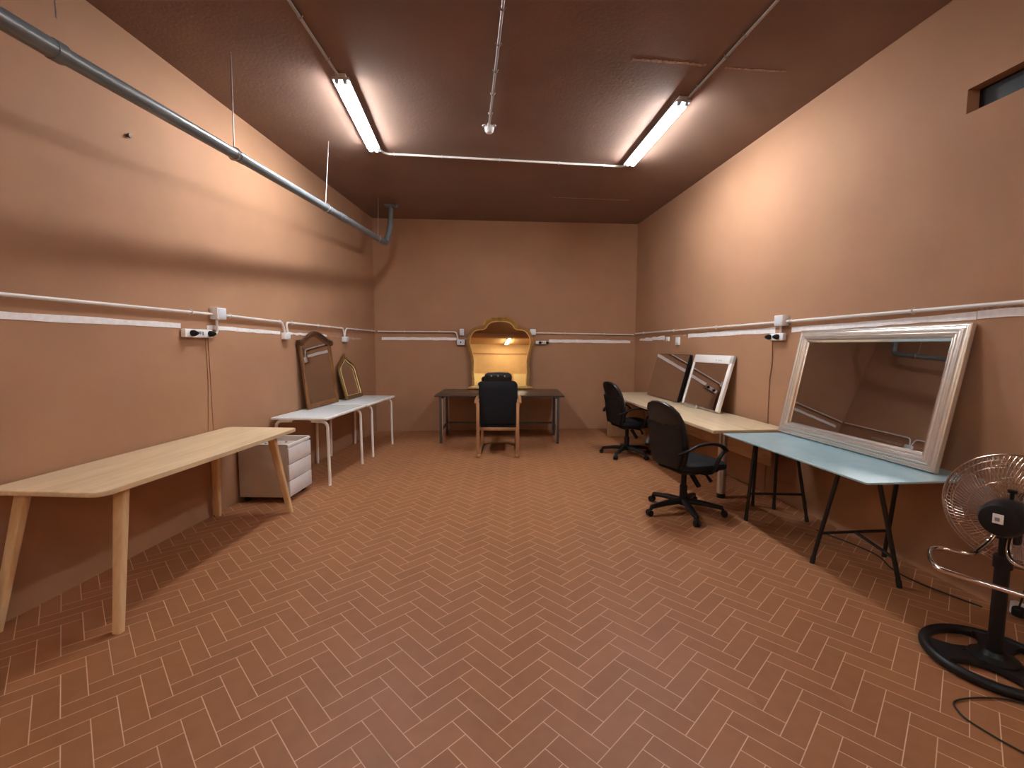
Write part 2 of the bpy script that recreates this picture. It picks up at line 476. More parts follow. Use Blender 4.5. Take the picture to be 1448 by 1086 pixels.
# ------------------------------------------------------------------ lamps
def lamp(loc, rotz, L, label, tubes, n_tube=2):
    r = thing('fluorescent_ceiling_lamp', label, 'ceiling lamp', loc, rotz, 'twin tube lamps on the ceiling')
    bm = B(); box(bm, (0, 0, -.016), (L, .085, .030), .004)
    box(bm, (0, 0, -.033), (L, .135, .005), .002)
    for s in (-1, 1): box(bm, (0, s * .066, -.038), (L, .003, .014), .001)
    for s in (-1, 1): box(bm, (s * (L / 2 - .0015), 0, -.042), (.003, .135, .022), .001)
    link('housing', bm, M_lampbody, r)
    for s in (-1, 1):
        for q in (-1, 1):
            bm = B(); box(bm, (s * (L / 2 - .03), q * .032, -.053), (.05, .030, .036), .006)
            link('lampholder', bm, M_lampcap, r)
    for s in (-1, 1):
        bm = B(); cyl(bm, (-L / 2 + .05, s * .032, -.062), (L / 2 - .05, s * .032, -.062), .014, 14)
        link('tube', bm, tubes, r)
    return r
def lamp2(p, q, label, m):
    p, q = Vector(p), Vector(q); d = q - p; c = (p + q) / 2
    return lamp((c.x, c.y, HC - (.0125 if c.y < -2.5 else 0)), math.atan2(d.y, d.x), d.length, label, m)
lamp2((-1.381, 3.81), (-1.51, 5.15), 'lit fluorescent twin tube lamp on the ceiling above the left side', M_tube)
lamp2((1.490, 4.13), (1.376, 5.52), 'lit fluorescent twin tube lamp on the ceiling above the right side', M_tube)
lamp2((-1.24, -.65), (-1.30, .70), 'lit fluorescent twin tube lamp on the ceiling above the camera at left', M_tube_near)
lamp2((1.82, -.65), (1.76, .70), 'lit fluorescent twin tube lamp on the ceiling above the camera at right', M_tube_near)
lamp2((1.66, -2.9), (1.72, -4.3), 'lit fluorescent twin tube lamp behind the ceiling beam at the far right', M_tube_rear)
lamp2((-1.4, -2.9), (-1.45, -4.3), 'lit fluorescent twin tube lamp behind the ceiling beam at the far left', M_tube_rear)

# ------------------------------------------------------------------ conduits
def clip_at(bm, p, d, r, up):
    """saddle clip: ring round the pipe with two ears on the surface (up = away from the surface)"""
    p = Vector(p); d = Vector(d).normalized(); up = Vector(up)
    s = d.cross(up)
    pts = [p + (s * cos(a) + up * sin(a)) * (r + .004) for a in [pi * k / 8 for k in range(9)]]
    pts = [p + s * (r + .010) - up * r * .9] + pts + [p - s * (r + .010) - up * r * .9]
    tube(bm, pts, .004, 6)
def conduit(label, pts, r, m, clips=(), up=(0, 0, -1), group=None, rad=.05, clipm=None):
    bm = B(); tube(bm, fillet(pts, rad), r, 12)
    o = link('conduit', bm, m); tag(o, label, 'conduit', group)
    P = [Vector(p) for p in pts]
    for f in clips:
        tot = sum((b - a).length for a, b in zip(P, P[1:])); x = f * tot
        for a, b in zip(P, P[1:]):
            if x <= (b - a).length: break
            x -= (b - a).length
        d = (b - a).normalized()
        c = B(); clip_at(c, a + d * x, d, r, up); link('clip', c, clipm or m, o)
    return o
zc = HC - .015
conduit('grey conduit on the ceiling running from the frame edge to the left lamp', [(-1.30, .72, zc), (-1.408, 3.03, zc), (-1.40, 3.83, zc)], .0105, M_condc, (.35, .79, .93))
conduit('grey conduit on the ceiling running from the frame edge to the right lamp', [(1.76, .72, zc), (1.658, 3.02, zc), (1.53, 4.15, zc)], .0105, M_condc, (.5, .763, .83, .945))
conduit('grey conduit crossing the ceiling between the two lamps', [(-1.475, 5.16, zc), (-1.44, 5.30, zc), (1.34, 5.65, zc), (1.36, 5.53, zc)], .012, M_cond, (.08, .255, .47, .70, .88), rad=.06)
conduit('grey conduit on the middle of the ceiling ending at the detector', [(.11, .5, zc), (-.059, 3.025, zc), (-.228, 4.62, zc)], .0105, M_condc, (.2, .4, .55, .63, .713, .79, .87, .95))
# detector
r = thing('motion_detector', 'small round white detector with two ears at the end of the ceiling conduit', 'detector', (-.232, 4.70, HC), 0)
bm = B(); lathe(bm, [(.048, 0), (.050, -.016), (.044, -.026), (.044, -.040), (.032, -.058), (.0, -.066)], 20); link('body', bm, M_box, r)
for s in (-1, 1):
    bm = B(); tube(bm, [Vector((s * .046 + .020 * cos(a), -.040 + .020 * sin(a), -.010)) for a in [2 * pi * k / 12 for k in range(12)]], .005, 8, closed=True); link('ear', bm, M_box, r)
bm = B(); box(bm, (.0, -.062, -.012), (.03, .05, .022), .006); link('cable_gland', bm, M_cond, r)

G = 'wall conduits at chest height'
conduit('pale conduit along the left wall above the wooden table', [PL(.6, 1.768, .028), PL(3.985, 1.775, .028)], .0115, M_cond, (.5, .93), up=nL)
conduit('pale conduit along the left wall from the junction box to the first small socket', [PL(4.11, 1.777, .028), PL(5.06, 1.765, .028), PL(5.10, 1.65, .028)], .0115, M_cond, (.1, .84), up=nL)
conduit('pale conduit along the left wall between the two small sockets', [PL(5.16, 1.64, .026), PL(5.13, 1.765, .028), PL(6.60, 1.758, .028), PL(6.64, 1.63, .028)], .0115, M_cond, (.15, .5), up=nL)
conduit('pale conduit along the left wall into the far corner', [PL(6.66, 1.63, .018), PL(6.69, 1.76, .028), PL(7.86, 1.760, .028)], .0110, M_cond, (.4, .9), up=nL)
conduit('pale conduit on the back wall left of the gilt mirror', [PB(-2.33, 1.756, .026), PB(-.98, 1.752, .026), PB(-.95, 1.60, .026)], .0115, M_cond, (.3, .7), up=nB)
conduit('pale conduit on the back wall right of the gilt mirror', [PB(.41, 1.742, .026), PB(2.2, 1.718, .026)], .0115, M_cond, (.3, .7), up=nB)
conduit('pale conduit along the right wall from the corner to the junction box', [PR(8.2, 1.735, .028), PR(4.43, 1.742, .028)], .0115, M_cond, (.1, .4, .7, .985), up=nR)
conduit('pale conduit along the right wall above the silver framed mirror', [PR(4.36, 1.743, .028), PR(.6, 1.757, .028)], .0125, M_cond, (.02, .33, .66), up=nR)
conduit('short pale conduit bending from the left junction box down to the power strip', [PL(4.035, 1.73, .03), PL(4.035, 1.605, .03), PL(3.96, 1.60, .03)], .010, M_cond, up=nL, rad=.045)
conduit('short pale conduit dropping from the right junction box to the power strip', [PR(4.42, 1.71, .025), PR(4.42, 1.625, .025)], .009, M_cond, up=nR)

def wallbox(name, label, cat, P, s, z, w, h, d, rot, m=M_box, face=True, group=None):
    p = P(s, z, 0)
    r = thing(name, label, cat, p, rot, group)
    bm = B(); box(bm, (d / 2 + .0006, 0, 0), (d, w, h), .005); link('body', bm, m, r)
    if face:
        bm = B(); box(bm, (d + .002, 0, 0), (.004, w - .018, h - .018), .0015); link('cover', bm, M_boxface, r)
    return r
wallbox('junction_box', 'white square junction box on the left wall conduit', 'junction box', PL, 4.045, 1.784, .115, .10, .075, RL)
wallbox('junction_box', 'white square junction box on the right wall conduit', 'junction box', PR, 4.395, 1.755, .115, .10, .075, RR)
def socketface(r, d, slots):
    for y, z, ww, hh in slots:
        bm = B(); box(bm, (d + .003, y, z), (.003, ww, hh), .001); link('socket_hole', bm, M_black, r)
r = wallbox('wall_socket', 'small white socket box under the left conduit just before the arched mirror', 'socket', PL, 5.12, 1.612, .10, .075, .055, RL); 
r = wallbox('wall_socket', 'small white socket box on the left wall near the far corner', 'socket', PL, 6.66, 1.60, .11, .075, .055, RL)
r = wallbox('wall_switch', 'small white box on the back wall above the left socket beside the gilt mirror', 'switch', PB, -.885, 1.75, .075, .115, .045, RB)
r = wallbox('wall_socket', 'white double socket with dark hole left of the gilt mirror', 'socket', PB, -.905, 1.572, .135, .095, .045, RB); socketface(r, .045, [(0, 0, .022, .024)])
r = wallbox('wall_switch', 'small white box on the back wall behind the right shoulder of the gilt mirror', 'switch', PB, .368, 1.755, .10, .105, .045, RB)
r = wallbox('wall_switch', 'tiny white box on the right wall stripe nearer the far corner', 'switch', PR, 6.92, 1.618, .10, .065, .02, RR)
r = wallbox('wall_switch', 'tall white switch on the right wall above the frameless mirror', 'switch', PR, 6.58, 1.583, .11, .115, .025, RR); 
bm = B(); box(bm, (.031, 0, 0), (.006, .04, .06), .002); link('rocker', bm, M_box, r)

def power_strip(label, P, s, z, w, rot, plugs, h=.07, d=.045, flip=1):
    r = thing('power_strip', label, 'power strip', P(s, z, 0), rot)
    bm = B(); box(bm, (d / 2 + .0006, 0, 0), (d, w, h), .01); link('body', bm, M_box, r)
    for y in plugs:
        bm = B()
        lathe(bm, [(.026, 0), (.026, .02), (.02, .034), (.012, .05), (0, .052)], 14, Matrix.Translation((d, y, 0)) @ Matrix.Rotation(pi / 2, 4, 'Y'))
        link('plug', bm, M_black, r)
    bm = B(); box(bm, (d + .002, 0, .006), (.004, .03, .022), .002); box(bm, (d + .002, .035, .0), (.004, .016, .03), .002); link('switch', bm, M_grey, r)
    return r
power_strip('white power strip with two black plugs on the left wall above the wooden table', PL, 3.81, 1.603, .31, RL, (-.085, .115))
power_strip('white power strip with two black plugs on the right wall beside the silver framed mirror', PR, 4.46, 1.60, .20, RR, (.03, -.085))
power_strip('long white power strip with dark plugs on the back wall right of the gilt mirror', PB, .535, 1.572, .235, RB, (-.04, .09), h=.06)
conduit('thin brown cable on the left wall, nearer of the two under the power strip', [PL(3.925, 1.57, .003), PL(3.93, 1.2, .003), PL(3.90, .75, .003), PL(3.9, .02, .003)], .0035, M_brcable, up=nL)
conduit('thin brown cable on the left wall, farther of the two under the power strip', [PL(3.955, 1.57, .003), PL(3.96, 1.1, .003), PL(3.965, .02, .003)], .0035, M_brcable, up=nL)
conduit('thin brown cable hanging down the right wall behind the wooden desk', [PR(4.56, 1.565, .006), PR(4.545, 1.33, .008), PR(4.575, 1.2, .006), PR(4.57, .02, .006)], .0045, M_brcable, up=nR)

# ------------------------------------------------------------------ drain pipe with hangers
pp = [(-2.078 - .065, .2, 2.755), (-2.083, 1.95, 2.822), (-2.029, 3.45, 2.898), (-1.955, 6.95, 3.078), (-1.945, 7.13, 3.09)]
r = thing('drain_pipe', 'long grey plastic drain pipe hung below the ceiling along the left wall', 'pipe')
bm = B(); tube(bm, pp[:-1], .0385, 18); link('pipe_run', bm, M_pipe, r)
bm = B(); tube(bm, fillet([(-1.958, 6.85, 3.073), (-1.945, 7.15, 3.088), (-1.885, 7.20, 3.40)], .07, 6), .043, 18); link('elbow', bm, M_pipe, r)
bm = B(); tube(bm, [(-1.905, 7.185, 3.25), (-1.875, 7.21, HC - .01)], .0385, 18)
for f in (.2, .35): 
    p = Vector((-1.905, 7.185, 3.25)).lerp(Vector((-1.875, 7.21, HC)), f); tube(bm, [p, p + Vector((0, 0, .02))], .044, 18)
link('riser', bm, M_pipe, r)
bm = B(); box(bm, (-1.875, 7.21, HC - .012), (.20, .12, .022), .004); tube(bm, [(-1.80, 7.15, HC - .04), (-1.76, 7.12, HC - .012)], .02, 8); link('ceiling_flange', bm, M_pipe, r)
def along(y):
    for a, b in zip(pp, pp[1:]):
        if a[1] <= y <= b[1]:
            return Vector(a).lerp(Vector(b), (y - a[1]) / (b[1] - a[1]))
for y, ln, rr in ((1.2, 1.98, .043), (3.46, .07, .042), (5.05, .05, .042), (5.35, .16, .044), (6.78, .04, .042)):
    bm = B()
    if y == 1.2: tube(bm, [along(.3), along(2.17)], rr, 18); tube(bm, [along(2.15), along(2.20)], .047, 18)
    else: tube(bm, [along(y), along(y + ln)], rr, 18)
    link('coupling', bm, M_pipe, r)
for y, tx, ty in ((3.43, -2.10, 3.56), (4.98, -1.965, 5.03), (6.76, -1.975, 6.86)):
    p = along(y); bm = B(); tube(bm, [p + Vector((0, 0, .035)), (tx, ty, HC)], .0048, 8)
    tube(bm, [p + Vector((0.045 * cos(a), 0, .045 * sin(a))) for a in [2 * pi * k / 20 for k in range(20)]], .005, 6, closed=True)
    link('hanger', bm, M_rod, r)
bm = B(); tube(bm, [(-2.40, 2.53, 3.215), (-2.405, 2.53, 3.42), (-2.40, 2.53, HC)], .004, 8); box(bm, (-2.4025, 2.53, 3.34), (.014, .014, .018), .002)
tag(link('threaded_rod', bm, M_rod), 'loose threaded rod hanging from the ceiling near the left wall', 'rod')
r = thing('wall_screw', 'single dark screw sticking out high on the left wall', 'screw', PL(3.29, 2.96), RL)
bm = B(); lathe(bm, [(.010, 0), (.010, .012), (.016, .014), (.013, .024), (0, .026)], 12, Matrix.Rotation(pi / 2, 4, 'Y')); link('screw_head', bm, M_screw, r)

# ------------------------------------------------------------------ wooden table, left
tc_ = (-2.347, 3.185)
r = thing('wooden_table', 'pale oak table with splayed wooden legs in the left foreground', 'table', (*tc_, 0), RL)
bm = B()
W2, L2 = .33, .93
poly = []
def arc(cx, cy, rad, a0, a1, n=6): return [(cx + rad * cos(R(a0 + (a1 - a0) * k / n)), cy + rad * sin(R(a0 + (a1 - a0) * k / n))) for k in range(n + 1)]
poly += arc(W2 - .06, -L2 + .055, .055, -80, 0) + [(W2 + .006, -.4), (W2 + .010, 0), (W2 + .006, .4)] + arc(W2 - .05, L2 - .05, .05, 0, 85)
poly += arc(-W2 + .05, L2 - .05, .05, 95, 180) + arc(-W2 + .06, -L2 + .06, .06, 180, 265)
prism(bm, poly, .728, .756, .006, 3); link('table_top', bm, M_oak, r)
Rm = Matrix.Rotation(-RL, 3, 'Z')
def tolocal(x, y, z): 
    v = Rm @ Vector((x - tc_[0], y - tc_[1], 0)); return Vector((v.x, v.y, z))
for (fx, fy, tx, ty) in ((-2.064, 2.262, -2.135, 2.42), (-2.70, 2.255, -2.635, 2.39), (-2.002, 3.985, -2.075, 3.85), (-2.60, 3.90, -2.55, 3.83)):
    bm = B(); a, c = tolocal(fx, fy, 0), tolocal(tx, ty, .727)
    vs = []
    for p, w, d in ((a, .046, .038), (c, .066, .046)):
        q = rrect(w, d, .010, 3)
        vs.append([bm.verts.new((p.x + x, p.y + y, p.z)) for x, y in q])
    N = len(vs[0])
    for i in range(N): bm.faces.new((vs[0][i], vs[0][(i + 1) % N], vs[1][(i + 1) % N], vs[1][i]))
    bm.faces.new(vs[0]); bm.faces.new(vs[1]); link('leg', bm, M_oakleg, r)

# ------------------------------------------------------------------ white tables, left rear
def white_table(label, yc, L, legs, top=.738):
    W = .625
    xc = lw(yc) + .018 + W / 2
    r = thing('white_table', label, 'table', (xc, yc, 0), RL, 'white tubular tables along the left wall')
    bm = B(); prism(bm, rrect(W, L, .02, 4), top - .022, top, .004); link('table_top', bm, M_white, r)
    bm = B(); prism(bm, rrect(W - .07, L - .07, .01, 3), top - .002, top + .002, .001); link('glass_panel', bm, M_whiteglass, r)
    for s in (-1, 1):
        for e in legs:
            bm = B()
            tube(bm, fillet([(s * (W / 2 - .02), e, 0), (s * (W / 2 - .028), e, top - .045), (s * (W / 2 - .20), e, top - .042)], .07, 8), .0165, 12)
            box(bm, (s * (W / 2 - .19), e, top - .028), (.07, .04, .012), .002)
            l_ = link('leg', bm, M_cream_tube, r)
    return r
white_table('white tubular leg table with glass top, nearer of the two beside the drawer unit', 5.30, 1.09, (-.485, .40))
white_table('white tubular leg table with glass top, farther of the two towards the back wall', 6.435, 1.10, (-.36, .44))

# ------------------------------------------------------------------ drawer unit
r = thing('drawer_unit', 'white three drawer pedestal on castors beside the wooden table', 'drawer unit', (-2.365, 4.455, 0), R(-1.5))
D2, H2 = .235, .225
bm = B()
zb, zt = .055, .565
for s in (-1, 1): box(bm, (0, s * (H2 - .008), (zb + zt) / 2), (2 * D2, .016, zt - zb), .003)
box(bm, (-D2 + .008, 0, (zb + zt) / 2), (.016, 2 * H2 - .03, zt - zb), .002)
box(bm, (0, 0, zb + .01), (2 * D2 - .02, 2 * H2 - .03, .018), .002)
box(bm, (-.01, 0, zt - .055), (2 * D2 - .04, 2 * H2 - .034, .012), .002)
link('body', bm, M_drawerside, r)
bm = B()
box(bm, (D2 + .004, 0, zt - .014), (.022, 2 * H2, .028), .004)
for s in (-1, 1): box(bm, (0, s * (H2 - .008), zt + .002), (2 * D2, .018, .006), .002)
box(bm, (-D2 + .008, 0, zt + .002), (.018, 2 * H2, .006), .002)
link('rim', bm, M_white, r)
for k in range(3):
    bm = B(); h = (zt - zb - .034) / 3
    box(bm, (D2 + .006, 0, zb + h * (k + .5)), (.022, 2 * H2 - .006, h - .006), .003)
    o = link('drawer', bm, M_drawer, r)
bm = B(); lathe(bm, [(.008, 0), (.008, .004), (0, .005)], 12, Matrix.Translation((D2 + .016, H2 - .02, zt - .03)) @ Matrix.Rotation(pi / 2, 4, 'Y')); link('lock', bm, M_black, r)
for k, (x, y) in enumerate(((.05, .12), (.05, -.1), (-.12, .05))):
    bm = B(); lathe(bm, [(.012, zt - .050), (.012, zt - .04), (0, zt - .038)], 10, Matrix.Translation((x, y, 0))); link('tray_knob', bm, M_grey, r)
for sx in (-1, 1):
    for sy in (-1, 1):
        bm = B(); c = Vector((sx * (D2 - .05), sy * (H2 - .05), .026))
        cyl(bm, c + Vector((-.006, -.012, 0)), c + Vector((-.006, .012, 0)), .026, 16)
        cyl(bm, c + Vector((0, 0, .01)), c + Vector((0, 0, .03)), .012, 10)
        link('castor', bm, M_black, r)

# ------------------------------------------------------------------ mirrors
def mirror(name, label, loc, rotz, tilt, outer, prof, mframe, inner_at, glass_x, mglass=M_mirror, back=M_black):
    r = thing(name, label, 'mirror', loc, rotz, None, -tilt)
    bm = B(); ring(bm, outer, prof); link('frame', bm, mframe, r, smooth=25)
    bm = B(); sheet(bm, inset(outer, inner_at), .002, glass_x); link('mirror_glass', bm, mglass, r, smooth=0)
    return r
# arched wooden mirror
w = .79
arch = [(w / 2 - w * k / 28, .825 + .115 * (.5 + .5 * cos(pi * (1 - 2 * k / 28))) ** .9) for k in range(29)]
outer = [(-w / 2, 0), (w / 2, 0), (w / 2, .5)] + arch + [(-w / 2, .5)]
loc = PL(5.755, .741, .115)
r = mirror('arched_mirror', 'tall brown wooden mirror with arched top leaning above the white tables', loc, RL, R(6.6), outer,
           [(0, 0), (0, .022), (.012, .032), (.045, .026), (.062, .014), (.062, 0)], M_brownwood, .05, .010)
bm = B(); crest = [Vector((.024, -(w / 2 + .02), .80))] + [Vector((.028, y, z - .012)) for y, z in reversed(arch)] + [Vector((.024, w / 2 + .02, .80))]
tube(bm, crest, .030, 10, flat=.8); link('crest', bm, M_darkwood, r)
for s in (-1, 1):
    bm = B(); box(bm, (.024, s * (w / 2 - .012), .80), (.06, .075, .07), .012); link('corner_block', bm, M_darkwood, r)
# small antique gold mirror
w = .585
half = [(w / 2, .40), (w / 2 - .006, .44), (w / 2 - .03, .485), (w / 2 - .075, .525), (w / 2 - .125, .55), (w / 2 - .17, .568), (w / 2 - .21, .595), (w / 2 - .25, .625), (0, .64)]
outer = [(-w / 2, 0), (w / 2, 0)] + half + [(-y, z) for y, z in half[-2::-1]]
r = mirror('gold_mirror', 'small antique gold mirror with pointed crest leaning at the far end of the white tables', PL(6.60, .741, .165), RL, R(14.5), outer,
           [(0, 0), (0, .018), (.016, .030), (.04, .018), (.052, .022), (.060, .010), (.060, 0)], M_darkgilt, .05, .008)
bm = B(); tube(bm, [(.022, .022 * cos(a), .640 + .022 * sin(a)) for a in [2 * pi * k / 14 for k in range(14)]], .009, 8, closed=True); link('finial', bm, M_darkgilt, r)
bm = B(); ring(bm, inset(outer, .052), [(0, .018), (.003, .028), (.008, .018)]); link('bead', bm, M_giltline, r)

# dark desk and gilt mirror on the back wall
r = thing('dark_desk', 'long dark wood desk on metal legs against the back wall', 'desk', (-.195, 7.43, 0), 0)
bm = B(); prism(bm, rrect(2.0, 1.09, .006, 2), .728, .752, .003); link('desk_top', bm, M_dark, r)
for s in (-1, 1):
    for y, mm in ((-.50, M_steel), (.17, M_steel)):
        bm = B(); box(bm, (s * .905, y, .364), (.040, .035, .728), .004); o = link('leg', bm, mm, r)
        bm = B(); box(bm, (s * .877, y - .004, .40), (.014, .04, .60), .003); link('edge_strip', bm, M_lsteel, o)
    bm = B(); box(bm, (s * .905, -.165, .70), (.036, .64, .05), .004); box(bm, (s * .905, -.165, .20), (.03, .64, .03), .004); link('side_rail', bm, M_steel, r)
bm = B(); box(bm, (0, .17, .215), (1.80, .022, .03), .004); link('stretcher', bm, M_steel, r)

hw = [(2.0, 0), (1.998, .06), (1.990, .12), (1.975, .172), (1.952, .217), (1.92, .254), (1.887, .279), (1.864, .292), (1.852, .315), (1.850, .36), (1.842, .41), (1.826, .462), (1.79, .51), (1.744, .543), (1.69, .570), (1.64, .585), (1.57, .592), (1.49, .575), (1.40, .55), (1.31, .526), (1.23, .517), (1.14, .520), (1.06, .526), (.97, .522), (.88, .512), (.80, .512), (.752, .515)]
hw = [(a, z - .752) for z, a in hw]
outer = hw[::-1] + [(-a, z) for a, z in hw[1:]]
loc = Vector((-.215, bw(-.215), .753)) + nB * .125
r = mirror('gilt_mirror', 'large gilt mirror with lobed arched top leaning on the back wall behind the armchair', loc, RB, R(4.6), outer,
           [(0, 0), (0, .022), (.010, .040), (.028, .050), (.046, .034), (.056, .030), (.060, 0)], M_gilt, .05, .012, M_mirror_gold)
bm = B(); ring(bm, inset(outer, .050), [(0, .028), (.004, .042), (.013, .030), (.013, .012), (0, .012)]); link('bead', bm, M_giltline, r)
arcp = [Vector((.046, a, z + .006)) for a, z in ([(-a, z) for a, z in hw[7:0:-1]] + hw[0:8])]
bm = B(); tube(bm, arcp, .020, 8); link('crest', bm, M_gilt, r)
bm = B(); box(bm, (.035, 0, .018), (.085, 1.13, .034), .008); box(bm, (.03, 0, .042), (.06, 1.07, .02), .006); link('plinth', bm, M_gilt, r)

# mirrors leaning on the right wall
def rectpoly(w, h): return [(-w / 2, 0), (w / 2, 0), (w / 2, h), (-w / 2, h)]
r = thing('frameless_mirror', 'plain frameless mirror with black edge leaning at the far end of the long desk', 'mirror', PR(6.655, .741, .175), RR, None, -R(14.5))
bm = B(); sheet(bm, rectpoly(1.03, .665), 0, .035); link('back_panel', bm, M_black, r, smooth=0)
bm = B(); sheet(bm, rectpoly(1.024, .66), .0355, .040); link('mirror_glass', bm, M_mirror, r, smooth=0)
r = thing('white_framed_mirror', 'white framed mirror with wide top band leaning on the long wooden desk', 'mirror', PR(5.57, .741, .185), RR, None, -R(15))
w, h = .87, .675
bm = B(); sheet(bm, rectpoly(w - .01, h - .01), 0, .022); link('back_panel', bm, M_white, r, smooth=0)
bm = B(); box(bm, (.018, 0, h - .05), (.036, w, .10), .004); link('top_band', bm, M_white, r)
bm = B(); box(bm, (.018, w / 2 - .028, h / 2), (.036, .056, h), .004); link('stile', bm, M_white, r)
bm = B(); box(bm, (.018, -w / 2 + .016, h / 2), (.036, .032, h), .004); link('stile', bm, M_white, r)
bm = B(); box(bm, (.018, 0, .009), (.036, w, .018), .003); link('bottom_rail', bm, M_alu, r)
bm = B(); sheet(bm, [(-w / 2 + .033, .019), (w / 2 - .057, .019), (w / 2 - .057, h - .101), (-w / 2 + .033, h - .101)], .022, .026); link('mirror_glass', bm, M_mirror, r, smooth=0)
bm = B()
for k, (y, ww) in enumerate(((.10, .022), (.155, .012), (.18, .012), (.205, .014))): box(bm, (.0365, y, h - .062), (.001, ww, .010))
link('print', bm, M_grey, r, smooth=0)
bm = B(); box(bm, (0, 0, .022), (.03, .30, .044), .006)
box(bm, (-.017, .02, .025), (.006, .05, .012), .002)
o = link('metal_bar', bm, M_alu); o.location = PR(5.70, .741, .245); o.rotation_euler = (0, 0, RR)
tag(o, 'short silver metal bar lying at the foot of the white framed mirror', 'metal bar')
w, h = 1.40, .935
r = mirror('silver_framed_mirror', 'large mirror in a stepped silver frame leaning on the glass desk', PR(3.435, .726, .187), RR, R(11), rectpoly(w, h),
           [(0, 0), (0, .028), (.005, .034), (.011, .034), (.015, .027), (.020, .027), (.024, .034), (.030, .036), (.034, .030), (.039, .030), (.043, .042), (.050, .047), (.058, .046), (.062, .037), (.067, .037), (.071, .043), (.078, .041), (.083, .030), (.092, .022), (.092, 0)], M_silver, .08, .012, M_mirror_dim)
bm = B(); ring(bm, inset(rectpoly(w, h), .088), [(0, .010), (.0, .026), (.006, .030), (.018, .020), (.022, .010)]); link('bead', bm, M_silver2, r)

# ------------------------------------------------------------------ long desk, right
rz = atan(.088)
dc = (2.060, 5.85)
r = thing('wooden_desk', 'long pale wooden desk along the right wall behind the two office chairs', 'desk', (*dc, 0), rz)
bm = B(); prism(bm, rrect(.745, 3.46, .006, 2), .708, .740, .003); link('desk_top', bm, M_maple, r)
bm = B(); box(bm, (-.3735, 0, .724), (.003, 3.45, .028), .001); box(bm, (0, -1.7315, .724), (.744, .003, .028), .001); link('edge_band', bm, M_maple_edge, r)
bm = B(); box(bm, (.02, 1.70, .354), (.66, .03, .708), .003); link('side_panel', bm, M_wall if False else M_oakedge, r)
bm = B(); cyl(bm, (-.09, -1.42, .045), (-.09, -1.42, .70), .043, 28); o = link('leg', bm, M_alu, r)
bm = B(); cyl(bm, (-.09, -1.42, 0), (-.09, -1.42, .048), .040, 24); link('foot', bm, M_black, o)
bm = B(); cyl(bm, (-.09, -1.42, .69), (-.09, -1.42, .707), .07, 24); link('leg_plate', bm, M_alu, o)
bm = B(); box(bm, (.30, 0, .52), (.018, 3.2, .34), .002); link('modesty_panel', bm, M_oakedge, r)

# ------------------------------------------------------------------ glass desk on trestles
gx, gy = 2.345, 3.32
r = thing('glass_top', 'frosted blue glass desk top resting on two black trestles', 'desk top', (gx, gy, 0), atan(.088))
bm = B(); prism(bm, rrect(.75, 1.50, .008, 2), .712, .724, .002); link('glass_sheet', bm, M_glass, r)
def trestle(label, loc, front, rear, tops, rtops, brace):
    r = thing('trestle', label, 'trestle', loc, 0, 'black trestles under the glass top')
    L = lambda p, z: Vector((p[0] - loc[0], p[1] - loc[1], z))
    mid = (Vector(tops[0]) + Vector(tops[1])) / 2
    bm = B(); a, c = L(tops[0], .697), L(tops[1], .697); d = (c - a).normalized() * .05; tube(bm, [a - d, c + d], .0135, 10); link('top_bar', bm, M_blackmetal, r)
    for f, t in list(zip(front, tops)) + list(zip(rear, rtops)):
        bm = B(); a, c = L(f, .008), L(t, .70); tube(bm, [a, c], .0135, 10); o = link('leg', bm, M_blackmetal, r)
        bm = B(); tube(bm, [L(f, 0), a.lerp(c, .06)], .0155, 10); link('foot', bm, M_rubber, o)
    bm = B(); f = .33
    a, c = L(front[0], 0).lerp(L(tops[0], .70), f), L(front[1], 0).lerp(L(tops[1], .70), f)
    tube(bm, [a, c], .0105, 8)
    for k in brace:
        q = L(rear[k], 0).lerp(L(rtops[k], .70), .26); tube(bm, [(a + c) / 2, q], .0105, 8)
    link('stretcher', bm, M_blackmetal, r)
    return r
trestle('black metal trestle under the far end of the glass top', (2.32, 3.95, 0), [(2.03, 3.815), (2.545, 3.79)], [(2.285, 4.186), (2.433, 4.094)],
        [(2.13, 3.90), (2.46, 3.88)], [(2.18, 3.97), (2.37, 3.98)], ())
trestle('black metal trestle under the near end of the glass top beside the fan', (2.40, 2.98, 0), [(2.095, 3.044), (2.679, 3.143)], [(2.43, 2.721), ],
        [(2.165, 2.93), (2.50, 2.87)], [(2.31, 2.80)], (0,))

